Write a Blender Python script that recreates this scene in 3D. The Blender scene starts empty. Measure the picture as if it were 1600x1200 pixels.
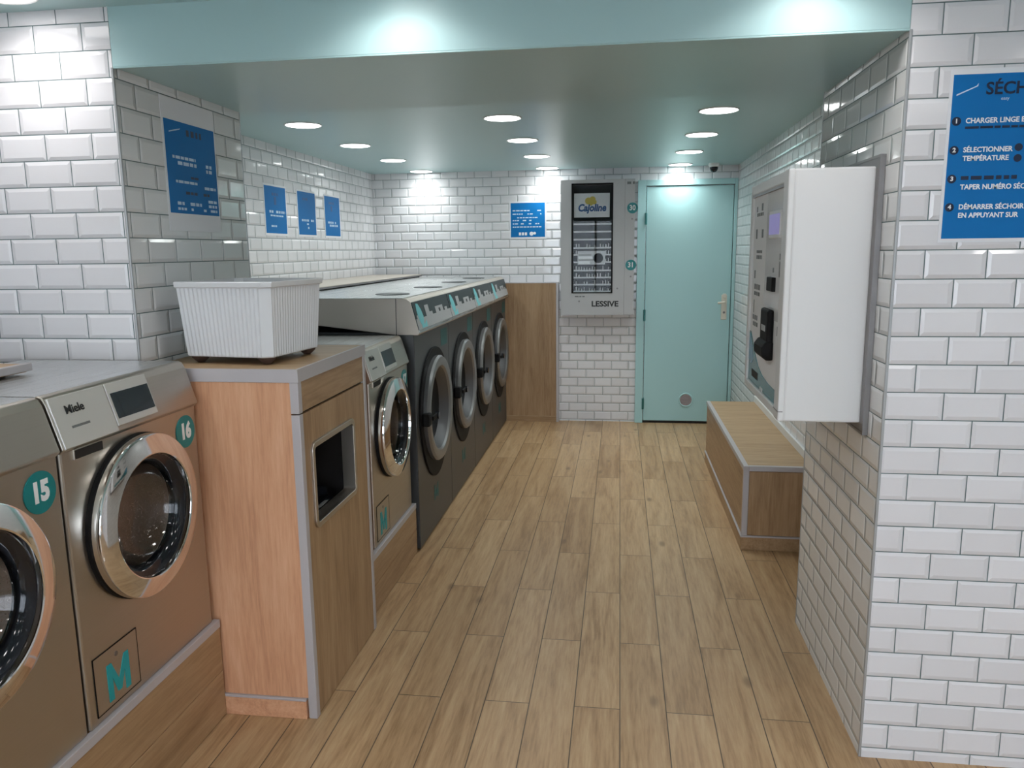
import bpy, bmesh, math, random
from mathutils import Matrix, Vector
random.seed(7)
SC = bpy.context.scene
COL = SC.collection
PI = math.pi

# ------------------------------------------------------------------ materials
def mat(name, color=(.8, .8, .8), rough=.5, metal=0., spec=.5, emit=None, coat=0., trans=0., ior=1.45):
    m = bpy.data.materials.new(name); m.use_nodes = True
    b = m.node_tree.nodes['Principled BSDF']
    b.inputs['Base Color'].default_value = (*color, 1)
    b.inputs['Roughness'].default_value = rough
    b.inputs['Metallic'].default_value = metal
    b.inputs['Specular IOR Level'].default_value = spec
    b.inputs['Coat Weight'].default_value = coat
    b.inputs['Transmission Weight'].default_value = trans
    b.inputs['IOR'].default_value = ior
    if emit:
        b.inputs['Emission Color'].default_value = (*emit[0], 1)
        b.inputs['Emission Strength'].default_value = emit[1]
    return m

class N:
    """tiny node-graph writer"""
    def __init__(s, m):
        s.t = m.node_tree; s.b = s.t.nodes['Principled BSDF']
    def new(s, kind, **kw):
        n = s.t.nodes.new(kind)
        for k, v in kw.items(): setattr(n, k, v)
        return n
    def link(s, a, b): s.t.links.new(a, b)
    def math(s, op, a, b=None, c=None, clamp=False):
        n = s.new('ShaderNodeMath', operation=op, use_clamp=clamp)
        for i, v in enumerate((a, b, c)):
            if v is None: continue
            if isinstance(v, (int, float)): n.inputs[i].default_value = v
            else: s.link(v, n.inputs[i])
        return n.outputs[0]
    def obj(s):
        c = s.new('ShaderNodeTexCoord'); x = s.new('ShaderNodeSeparateXYZ')
        s.link(c.outputs['Object'], x.inputs[0]); return c.outputs['Object'], x.outputs
    def smooth(s, v, lo, hi):
        n = s.new('ShaderNodeMapRange', interpolation_type='SMOOTHSTEP')
        s.link(v, n.inputs[0]); n.inputs[1].default_value = lo; n.inputs[2].default_value = hi
        return n.outputs[0]
    def lin(s, v, lo, hi, a=0., b=1.):
        n = s.new('ShaderNodeMapRange')
        s.link(v, n.inputs[0])
        for i, q in enumerate((lo, hi, a, b)): n.inputs[i + 1].default_value = q
        return n.outputs[0]
    def mix(s, f, a, b):
        n = s.new('ShaderNodeMix', data_type='RGBA')
        for sock, v in ((n.inputs['Factor'], f), (n.inputs['A'], a), (n.inputs['B'], b)):
            if isinstance(v, tuple): sock.default_value = (*v, 1)
            elif isinstance(v, (int, float)): sock.default_value = v
            else: s.link(v, sock)
        return n.outputs['Result']
    def cells(s, u, v, lu, lv, u0, v0):
        """running-bond cells: u along, v across -> distance to the edge (m), random per cell"""
        vv = s.math('DIVIDE', s.math('SUBTRACT', v, v0), lv)
        row = s.math('FLOOR', vv)
        odd = s.math('FLOORED_MODULO', row, 2.)
        uu = s.math('ADD', s.math('DIVIDE', s.math('SUBTRACT', u, u0), lu), s.math('MULTIPLY', odd, .5))
        colm = s.math('FLOOR', uu)
        fu = s.math('SUBTRACT', uu, colm); fv = s.math('SUBTRACT', vv, row)
        du = s.math('MULTIPLY', s.math('MINIMUM', fu, s.math('SUBTRACT', 1., fu)), lu)
        dv = s.math('MULTIPLY', s.math('MINIMUM', fv, s.math('SUBTRACT', 1., fv)), lv)
        d = s.math('MINIMUM', du, dv)
        c = s.new('ShaderNodeCombineXYZ'); s.link(colm, c.inputs[0]); s.link(row, c.inputs[1])
        w = s.new('ShaderNodeTexWhiteNoise', noise_dimensions='2D'); s.link(c.outputs[0], w.inputs['Vector'])
        return d, w.outputs['Value'], w.outputs['Color']

def tile_mat(name, axis, lu, lv, u0, v0, tint=(.80, .79, .81), grout=(.13, .185, .19)):
    m = mat(name, rough=.09, spec=.55); g = N(m)
    co, xyz = g.obj()
    d, r, _ = g.cells(xyz['X' if axis == 'X' else 'Y'], xyz['Z'], lu, lv, u0, v0)
    face = g.smooth(d, .0010, .0020)
    t2 = tuple(c * .93 for c in tint)
    g.link(g.mix(face, grout, g.mix(r, t2, tint)), g.b.inputs['Base Color'])
    g.link(g.lin(face, 0., 1., .75, .09), g.b.inputs['Roughness'])
    h = g.math('ADD', g.math('MULTIPLY', g.lin(d, .002, .0125), .0040), g.math('MULTIPLY', face, .0012))
    nz = g.new('ShaderNodeTexNoise'); nz.inputs['Scale'].default_value = 9.; g.link(co, nz.inputs['Vector'])
    h = g.math('ADD', h, g.math('MULTIPLY', nz.outputs['Fac'], .0012))
    b = g.new('ShaderNodeBump'); b.inputs['Strength'].default_value = .8; b.inputs['Distance'].default_value = 1.
    g.link(h, b.inputs['Height']); g.link(b.outputs[0], g.b.inputs['Normal'])
    return m

def wood_graph(g, vec, dark, mid, light, rnd=None, along='Z', scale=1.):
    mp = g.new('ShaderNodeMapping')
    st = {'X': (1.2, 16, 16), 'Y': (16, 1.2, 16), 'Z': (16, 16, 1.2)}[along]
    mp.inputs['Scale'].default_value = tuple(v * scale for v in st)
    if rnd is not None:
        ad = g.new('ShaderNodeVectorMath', operation='MULTIPLY_ADD')
        g.link(rnd, ad.inputs[0]); ad.inputs[1].default_value = (9, 9, 9); g.link(vec, ad.inputs[2])
        vec = ad.outputs[0]
    g.link(vec, mp.inputs['Vector'])
    n1 = g.new('ShaderNodeTexNoise'); n1.inputs['Scale'].default_value = 1.; n1.inputs['Detail'].default_value = 5; n1.inputs['Distortion'].default_value = 1.2
    g.link(mp.outputs[0], n1.inputs['Vector'])
    n2 = g.new('ShaderNodeTexNoise'); n2.inputs['Scale'].default_value = 6.5; n2.inputs['Detail'].default_value = 6; n2.inputs['Roughness'].default_value = .65
    g.link(mp.outputs[0], n2.inputs['Vector'])
    ramp = g.new('ShaderNodeValToRGB')
    e = ramp.color_ramp.elements
    e[0].position = .33; e[0].color = (*dark, 1); e[1].position = .70; e[1].color = (*light, 1)
    k = e.new(.5); k.color = (*mid, 1)
    f = g.math('ADD', g.math('MULTIPLY', n1.outputs['Fac'], .5), g.math('MULTIPLY', n2.outputs['Fac'], .5))
    g.link(f, ramp.inputs['Fac'])
    return ramp.outputs['Color'], n2.outputs['Fac']

def wood_mat(name, dark, mid, light, along='Z', rough=.42, scale=1.):
    m = mat(name, rough=rough); g = N(m)
    co, _ = g.obj()
    c, f = wood_graph(g, co, dark, mid, light, along=along, scale=scale)
    g.link(c, g.b.inputs['Base Color'])
    return m

def floor_mat():
    m = mat('wood_look_floor_planks', rough=.38, spec=.45); g = N(m)
    co, xyz = g.obj()
    d, r, rc = g.cells(xyz['Y'], xyz['X'], .925, .158, 2.938 - .925 * 4, .018 - .158 * 40)
    c, f = wood_graph(g, co, (.30, .18, .09), (.48, .32, .18), (.61, .445, .27), rnd=rc, along='Y')
    tint = g.mix(r, (.86, .81, .75), (1.05, 1.03, 1.0))
    mul = g.new('ShaderNodeMix', data_type='RGBA', blend_type='MULTIPLY'); mul.inputs['Factor'].default_value = 1.
    g.link(c, mul.inputs['A']); g.link(tint, mul.inputs['B'])
    # knots
    vo = g.new('ShaderNodeTexVoronoi'); vo.inputs['Scale'].default_value = 1.
    mp = g.new('ShaderNodeMapping'); mp.inputs['Scale'].default_value = (5.5, 2.3, 1.)
    g.link(co, mp.inputs['Vector']); g.link(mp.outputs[0], vo.inputs['Vector'])
    kn = g.math('MULTIPLY', g.math('SUBTRACT', 1., g.smooth(vo.outputs['Distance'], .03, .13)), .55)
    col = g.mix(kn, mul.outputs['Result'], (.15, .09, .05))
    seam = g.smooth(d, .0008, .0026)
    g.link(g.mix(seam, (.085, .058, .036), col), g.b.inputs['Base Color'])
    g.link(g.lin(f, .3, .7, .30, .46), g.b.inputs['Roughness'])
    b = g.new('ShaderNodeBump'); b.inputs['Strength'].default_value = .25; b.inputs['Distance'].default_value = .002
    g.link(g.math('ADD', seam, g.math('MULTIPLY', f, .4)), b.inputs['Height']); g.link(b.outputs[0], g.b.inputs['Normal'])
    return m

def steel_mat(name, color, rough=.32, along='X', metal=1.):
    m = mat(name, color, rough, metal); g = N(m)
    co, _ = g.obj()
    mp = g.new('ShaderNodeMapping')
    mp.inputs['Scale'].default_value = {'X': (2, 260, 260), 'Z': (260, 260, 2)}[along]
    g.link(co, mp.inputs['Vector'])
    n = g.new('ShaderNodeTexNoise'); n.inputs['Scale'].default_value = 1.; n.inputs['Detail'].default_value = 2
    g.link(mp.outputs[0], n.inputs['Vector'])
    g.link(g.lin(n.outputs['Fac'], .3, .7, rough - .05, rough + .07), g.b.inputs['Roughness'])
    return m

W_OAK_LIT = dict(dark=(.50, .235, .128), mid=(.66, .345, .195), light=(.76, .44, .27))  # same cabinet wood, with the warm front-room light put into its colour
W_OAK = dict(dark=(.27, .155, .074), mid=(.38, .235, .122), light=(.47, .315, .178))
M = {}
M['floor'] = floor_mat()
M['mint'] = mat('mint_satin_paint', (.41, .60, .61), .33, spec=.45)
M['mint_door'] = mat('mint_door_paint', (.42, .67, .685), .38)
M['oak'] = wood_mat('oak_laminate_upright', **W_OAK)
M['oak_x'] = wood_mat('oak_laminate_along_x', along='X', **W_OAK)
M['oak_y'] = wood_mat('oak_laminate_along_y', along='Y', **W_OAK)
M['plum'] = wood_mat('oak_laminate_warm_lit', **W_OAK_LIT)
M['oak_lit_x'] = wood_mat('oak_laminate_warm_lit_along_x', along='X', **W_OAK_LIT)
M['top_wood'] = wood_mat('pale_oak_top', (.32, .20, .10), (.43, .285, .155), (.52, .365, .215), along='Y')
M['trim'] = mat('pale_grey_edge_profile', (.50, .47, .48), .38, metal=.15)
M['corner'] = mat('grey_tile_corner', (.40, .41, .415), .35, metal=.3)
M['steel'] = steel_mat('warm_brushed_steel', (.50, .46, .405), .36)
M['steel_top'] = steel_mat('pale_brushed_steel', (.62, .63, .63), .30)
M['steel_hood'] = steel_mat('hood_brushed_steel', (.62, .565, .50), .42, metal=.7)
M['silver_panel'] = mat('silver_plastic', (.62, .61, .57), .36, metal=.35)
M['chrome'] = mat('polished_chrome', (.80, .79, .78), .07, 1.)
M['satin_ring'] = mat('satin_grey_ring', (.27, .27, .27), .36, .75)
M['black'] = mat('black_rubber', (.008, .008, .009), .6, spec=.2)
M['black_gloss'] = mat('black_gloss', (.01, .012, .016), .08)
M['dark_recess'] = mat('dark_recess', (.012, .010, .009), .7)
M['screen_dark'] = mat('dark_display', (.012, .022, .028), .12)
M['screen_green'] = mat('dark_green_display', (.03, .065, .055), .2)
M['drum'] = steel_mat('drum_steel', (.62, .57, .53), .3)
M['glass'] = mat('smoked_door_glass', (.80, .76, .74), .02, trans=1., ior=1.35)
M['bowl_grey'] = mat('dark_steel_bowl', (.13, .13, .135), .42, .6)
M['dark_glass'] = mat('dark_porthole', (.008, .009, .010), .22, spec=.35)
M['clear'] = mat('clear_glass', (.95, .97, .97), .01, trans=1., ior=1.2)
M['teal'] = mat('teal_sticker', (.003, .215, .225), .35)
M['teal_bright'] = mat('teal_vinyl', (.004, .31, .34), .4)
M['teal_dark'] = mat('dark_teal_vinyl', (.012, .115, .115), .45)  # darker teal than the vinyl on the small washers
M['cyan'] = mat('cyan_print', (.20, .62, .66), .4)
M['white_print'] = mat('white_print', (.86, .87, .88), .45)
M['anthracite'] = mat('anthracite_metal', (.062, .066, .070), .36, .35)
M['console_dark'] = mat('dark_console_foil', (.045, .062, .066), .45, spec=.3)
M['console_pale'] = mat('pale_console_foil', (.44, .45, .46), .4)
M['paper'] = mat('white_paper', (.80, .81, .84), .6, spec=.25)
M['poster_blue'] = mat('blue_poster_print', (.006, .165, .46), .5, spec=.2)
M['ink_dark'] = mat('dark_navy_print', (.006, .016, .05), .4)
M['ink_pale'] = mat('pale_blue_print', (.55, .70, .85), .45)
M['ink_black'] = mat('black_print', (.02, .022, .024), .5)
M['ink_grey'] = mat('grey_print', (.16, .17, .17), .5)
M['cabinet_grey'] = mat('grey_powder_coat', (.50, .50, .505), .42)
M['shelf_pale'] = mat('pale_shelf_edge', (.55, .57, .58), .4)
M['vend_inside'] = mat('vending_interior', (.022, .028, .032), .7, spec=.2)
M['brand_blue'] = mat('deep_blue_print', (.01, .085, .26), .4)
M['brand_yellow'] = mat('soft_yellow_print', (.62, .50, .10), .45)
M['white_metal'] = mat('white_powder_coat', (.74, .74, .735), .33)
M['fascia'] = mat('pale_grey_fascia', (.84, .83, .83), .4, spec=.3)
M['fascia_gloss'] = mat('pale_gloss_fascia', (.86, .86, .87), .12)
M['screen_lilac'] = mat('lilac_lit_screen', (.25, .22, .5), .3, emit=((.42, .36, .86), .22))
M['frame_grey'] = mat('grey_steel_frame', (.25, .24, .24), .38, .6)
M['wave_teal'] = mat('teal_wave_print', (.01, .20, .235), .2)
M['wave_blue'] = mat('blue_wave_print', (.05, .26, .40), .2)
M['plastic'] = mat('white_ribbed_plastic', (.70, .715, .73), .36)
M['caster'] = mat('brown_plastic_foot', (.075, .045, .035), .5)
M['beige'] = mat('cream_plastic', (.72, .68, .58), .35)
M['hinge'] = mat('dark_teal_hinge', (.05, .20, .20), .4, .3)
M['vent'] = mat('pinkish_grey_vent', (.42, .36, .37), .5)
M['lamp_rim'] = mat('white_lamp_rim', (.82, .83, .83), .4)
M['ledge_beige'] = mat('beige_ledge', (.50, .44, .38), .4)
M['lamp'] = mat('lamp_diffuser', (.9, .9, .9), .5, emit=((.95, 1., .985), 11.))
M['lamp_front'] = mat('front_lamp_diffuser', (.9, .9, .9), .5, emit=((1., .97, .96), 6.))
M['outside'] = mat('pavement_outside', (.35, .35, .36), .8)

TF = (.161, .0802)
M['t_front_r'] = tile_mat('metro_tile_right_front', 'X', *TF, .837 - .161 * 20, .034 - .0802 * 2)
M['t_side_r'] = tile_mat('metro_tile_right_side', 'Y', *TF, 2.40 - .161 * 20, .034 - .0802 * 2, tint=(.78, .785, .78))
M['t_front_l'] = tile_mat('metro_tile_left_front', 'X', .161, .0805, -1.637 - .0805 - .161 * 20, .014 - .0805 * 2)
M['t_side_l'] = tile_mat('metro_tile_left_side', 'Y', .164, .0805, 2.494 - .164 * 20, .014 - .0805 * 2, tint=(.78, .785, .79))
M['t_back'] = tile_mat('metro_tile_back', 'X', .155, .0788, -.299 - .0775 - .155 * 30, .012 - .0788 * 2)
M['t_rec'] = tile_mat('metro_tile_recess', 'Y', .155, .0788, 7.07 - .155 * 60, .012 - .0788 * 2)

# ------------------------------------------------------------------ mesh helpers
class MB:
    def __init__(s): s.bm = bmesh.new()
    def box(s, x0, x1, y0, y1, z0, z1, mi=0):
        v = [s.bm.verts.new(p) for p in ((x0, y0, z0), (x1, y0, z0), (x1, y1, z0), (x0, y1, z0), (x0, y0, z1), (x1, y0, z1), (x1, y1, z1), (x0, y1, z1))]
        for f in ((0, 3, 2, 1), (4, 5, 6, 7), (0, 1, 5, 4), (1, 2, 6, 5), (2, 3, 7, 6), (3, 0, 4, 7)):
            s.bm.faces.new([v[i] for i in f]).material_index = mi
        return s
    def prism(s, pts, axis, lo, hi):
        """pts: outline in the two other axes (in x,y,z order); extruded along axis"""
        def P(p, t):
            return {'x': (t, p[0], p[1]), 'y': (p[0], t, p[1]), 'z': (p[0], p[1], t)}[axis]
        a = [s.bm.verts.new(P(p, lo)) for p in pts]; b = [s.bm.verts.new(P(p, hi)) for p in pts]
        n = len(pts)
        s.bm.faces.new(a[::-1]); s.bm.faces.new(b)
        for i in range(n): s.bm.faces.new((a[i], a[(i + 1) % n], b[(i + 1) % n], b[i]))
        return s
    def lathe(s, prof, axis='y', c=(0, 0, 0), seg=48, close=False, caps=True):
        """prof: (radius, position along axis) -> surface of revolution"""
        def P(r, h, a):
            u, w = r * math.cos(a), r * math.sin(a)
            q = {'x': (h, u, w), 'y': (u, h, w), 'z': (u, w, h)}[axis]
            return (q[0] + c[0], q[1] + c[1], q[2] + c[2])
        rings = []
        for r, h in prof:
            if r < 1e-6: rings.append([s.bm.verts.new(P(0, h, 0))])
            else: rings.append([s.bm.verts.new(P(r, h, 2 * PI * i / seg)) for i in range(seg)])
        pairs = list(zip(rings, rings[1:])) + ([(rings[-1], rings[0])] if close else [])
        for A, B in pairs:
            for i in range(seg):
                j = (i + 1) % seg
                if len(A) == 1 and len(B) == 1: continue
                if len(A) == 1: f = (A[0], B[j], B[i])
                elif len(B) == 1: f = (A[i], A[j], B[0])
                else: f = (A[i], A[j], B[j], B[i])
                s.bm.faces.new(f)
        if caps and not close:
            for R in (rings[0], rings[-1]):
                if len(R) > 1: s.bm.faces.new(R)
        return s
    def cyl(s, c, r, h0, h1, axis='y', seg=32):
        return s.lathe([(r, h0), (r, h1)], axis, c, seg)
    def tube(s, pts, r, seg=12):
        pts = [Vector(p) for p in pts]; rings = []
        for i, p in enumerate(pts):
            d = (pts[min(i + 1, len(pts) - 1)] - pts[max(i - 1, 0)]).normalized()
            a = Vector((0, 0, 1)) if abs(d.z) < .9 else Vector((1, 0, 0))
            u = d.cross(a).normalized(); w = d.cross(u)
            rings.append([s.bm.verts.new(p + r * (math.cos(2 * PI * k / seg) * u + math.sin(2 * PI * k / seg) * w)) for k in range(seg)])
        for A, B in zip(rings, rings[1:]):
            for k in range(seg): s.bm.faces.new((A[k], A[(k + 1) % seg], B[(k + 1) % seg], B[k]))
        s.bm.faces.new(rings[0]); s.bm.faces.new(rings[-1])
        return s
    def slab(s, quad, t):
        """flat quad (4 points) thickened by t along -normal"""
        q = [Vector(p) for p in quad]
        n = (q[1] - q[0]).cross(q[3] - q[0]).normalized()
        a = [s.bm.verts.new(p) for p in q]; b = [s.bm.verts.new(p - n * t) for p in q]
        s.bm.faces.new(a); s.bm.faces.new(b[::-1])
        k = len(q)
        for i in range(k): s.bm.faces.new((a[i], b[i], b[(i + 1) % k], a[(i + 1) % k]))
        return s
    def build(s, name, m, parent=None, bevel=0., smooth=None, seg=2):
        bmesh.ops.recalc_face_normals(s.bm, faces=s.bm.faces)
        me = bpy.data.meshes.new(name); s.bm.to_mesh(me); s.bm.free()
        for q in (m if isinstance(m, (list, tuple)) else [m]):
            me.materials.append(M[q] if isinstance(q, str) else q)
        o = bpy.data.objects.new(name, me); COL.objects.link(o)
        if parent: o.parent = parent
        if smooth:
            for p in me.polygons: p.use_smooth = True
            es = me.attributes.new('sharp_edge', 'BOOLEAN', 'EDGE')
            bm = bmesh.new(); bm.from_mesh(me); bm.edges.ensure_lookup_table()
            for e in bm.edges:
                es.data[e.index].value = (len(e.link_faces) != 2) or e.calc_face_angle(0) > math.radians(smooth)
            bm.free()
        if bevel:
            b = o.modifiers.new('bevel', 'BEVEL'); b.width = bevel; b.segments = seg; b.limit_method = 'ANGLE'; b.angle_limit = math.radians(35)
            b.harden_normals = False
        return o

def thing(name, label, cat, loc=(0, 0, 0), rotz=0., group=None):
    o = bpy.data.objects.new(name, None); COL.objects.link(o)
    o.location = loc; o.rotation_euler = (0, 0, rotz); o.empty_display_size = .1
    o['label'] = label; o['category'] = cat
    if group: o['group'] = group
    return o
def tag(o, label, cat, group=None):
    o['label'] = label; o['category'] = cat
    if group: o['group'] = group
    return o
def struct(o, label=None, cat=None):
    o['kind'] = 'structure'
    if label: o['label'] = label
    if cat: o['category'] = cat
    return o

def text(body, size, pos, m, parent, name='lettering', rot=(PI / 2, 0, 0), align='CENTER', bold=0., depth=.0004, shear=0., sx=1.):
    cu = bpy.data.curves.new(name, 'FONT'); cu.body = body; cu.size = size
    cu.align_x = align; cu.align_y = 'CENTER'; cu.extrude = depth; cu.offset = bold; cu.shear = shear
    cu.resolution_u = 3
    t = bpy.data.objects.new(name, cu); COL.objects.link(t)
    bpy.context.view_layer.update()
    me = bpy.data.meshes.new_from_object(t.evaluated_get(bpy.context.evaluated_depsgraph_get()))
    bpy.data.objects.remove(t); bpy.data.curves.remove(cu)
    me.transform(Matrix.Translation(pos) @ Matrix.Rotation(rot[2], 4, 'Z') @ Matrix.Rotation(rot[0], 4, 'X') @ Matrix.Scale(sx, 4, (1, 0, 0)))
    me.materials.clear(); me.materials.append(M[m])
    o = bpy.data.objects.new(name, me); COL.objects.link(o)
    if parent: o.parent = parent
    return o

def tiled_box(name, b, mx, my, label, cat='wall'):
    """box whose X-facing faces wear material mx and the others my"""
    s = MB().box(*b)
    o = s.build(name, [my, mx])
    for p in o.data.polygons:
        if abs(p.normal.x) > .5: p.material_index = 1
    return struct(o, label, cat)

# ------------------------------------------------------------------ the room
XL, XR, YB = -2.26, 1.0, 7.07           # recess side walls, back wall
PX_L, PX_R, YF = -1.545, .757, 2.309    # faces of the two tiled pillars
Y_L, Y_R, Y_S = 3.117, 3.2, 3.15
ZC, ZS, ZF = 2.273, 2.137, 2.31         # ceilings

struct(MB().box(-2.45, 2.6, -2.6, 7.2, -.05, 0).build('floor', 'floor'), 'pale wood-look plank floor', 'floor')
struct(MB().box(-2.4, 1.12, Y_S, 7.2, ZC, ZC + .12).build('ceiling', 'mint'), 'mint painted ceiling over the rear room', 'ceiling')
struct(MB().box(-2.45, 2.6, -2.6, YF, ZF, ZF + .12).build('ceiling', 'mint'), 'mint painted ceiling of the front room', 'ceiling')
struct(MB().box(PX_L, PX_R, YF, Y_S, ZS, ZF + .12).build('beam', 'mint', bevel=.003), 'mint painted beam between the tiled pillars', 'beam')
tiled_box('pillar_left', (-2.45, PX_L, YF, Y_L, 0, ZF), 't_side_l', 't_front_l', 'white metro-tiled pillar on the left', 'pillar')
tiled_box('pillar_right', (PX_R, 2.6, YF, Y_R, 0, ZF), 't_side_r', 't_front_r', 'white metro-tiled pillar on the right', 'pillar')
tiled_box('wall_back', (-2.4, 1.12, YB, YB + .12, 0, ZC), 't_rec', 't_back', 'white tiled back wall')
tiled_box('wall_left', (XL - .12, XL, Y_L, YB, 0, ZC), 't_rec', 't_back', 'white tiled left wall of the rear room')
tiled_box('wall_right', (XR, XR + .12, Y_R, YB, 0, ZC), 't_rec', 't_back', 'white tiled right wall of the rear room')
# the front room, behind the camera
tiled_box('wall_left', (-2.45, -2.06, -2.5, YF, 0, ZF), 't_side_l', 't_front_l', 'tiled left wall of the front room')
tiled_box('wall_right', (2.4, 2.6, -2.5, YF, 0, ZF), 't_side_r', 't_front_r', 'tiled right wall of the front room')
s = MB().box(-2.45, 2.6, -2.6, -2.5, 0, .35).box(-2.45, 2.6, -2.6, -2.5, 2.15, ZF).box(-2.45, -1.7, -2.6, -2.5, .35, 2.15).box(1.9, 2.6, -2.6, -2.5, .35, 2.15)
struct(s.build('wall_front', 'mint'), 'street wall behind the camera', 'wall')
w = struct(MB().box(-1.7, 1.9, -2.565, -2.555, .35, 2.15).build('window_1', 'clear'), 'shop window behind the camera', 'window')
s = MB()
for x in (-1.7, -.52, .66, 1.86): s.box(x, x + .04, -2.58, -2.54, .35, 2.15)
s.build('window_frame', 'frame_grey', w)
struct(MB().box(-9, 9, -14, -2.6, -.12, -.02).build('ground', 'outside'), 'pavement outside the shop window', 'ground')

# edge profiles of the tiles
k = 0
def trim(b, m='trim', label='pale edge profile on a tiled corner'):
    global k; k += 1
    return struct(MB().box(*b).build('trim_%d' % k, m, bevel=.002), label, 'trim')
trim((PX_L - .006, PX_L + .002, YF - .002, YF + .006, 0, ZS), 'corner')
trim((PX_R - .002, PX_R + .006, YF - .002, YF + .006, 0, ZS), 'corner')
trim((PX_L - .006, PX_L + .002, Y_L - .006, Y_L + .002, 0, ZS), 'corner')
trim((PX_R - .002, PX_R + .006, Y_R - .006, Y_R + .002, 0, ZS), 'corner')
trim((PX_L, PX_R, YF + .0, YF + .012, ZS - .004, ZS + .001), 'mint', 'lower front edge of the beam')
trim((XR - .014, XR, 3.9, 5.78, .455, .50), 'white_metal', 'white strip along the wall above the bench')

# ------------------------------------------------------------------ ceiling lamps
def lamp(x, y, z, label, group, m='lamp'):
    t = thing('recessed_downlight', label, 'ceiling light', (x, y, z), 0, group)
    li = bpy.data.lights.new('lamp_light', 'AREA'); li.shape = 'DISK'; li.size = .17; li.spread = math.radians(126 if m == 'lamp' else 140)
    li.energy = 2.0 if m == 'lamp' else 1.5; li.color = (.95, 1., .985) if m == 'lamp' else (1., .965, .955)
    lo = bpy.data.objects.new('lamp_light', li); COL.objects.link(lo); lo.parent = t; lo.location = (0, 0, -.007)
    MB().lathe([(.092, -.001), (.096, -.004), (.100, -.006), (.104, -.004), (.104, 0.), (.092, 0.)], 'z', seg=40, close=True).build('rim', 'lamp_rim', t, smooth=50)
    MB().cyl((0, 0, 0), .0915, -.0045, -.0005, 'z', 40).build('diffuser', m, t)
rows = ('nearest', 'second', 'third', 'farthest')
for cx, side in ((-1.755, 'left'), (-.633, 'middle'), (.498, 'right')):
    for i, y in enumerate((4.29, 5.16, 6.04, 6.915)):
        lamp(cx, y, ZC, 'round recessed downlight, %s lamp of the %s ceiling row' % (rows[i], side), 'downlights in the rear ceiling')
for cx in (-1.76, -.63, .50, 1.63):
    for j, y in enumerate((2.13, 1.15, .1, -1.0)):
        if j == 0 and cx == -1.76: lab = 'round downlight cut off by the top left corner of the photo'
        else: lab = 'round downlight in the front ceiling beyond the photo frame'
        lamp(cx, y, ZF, lab, 'downlights in the front ceiling', 'lamp_front')

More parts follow.
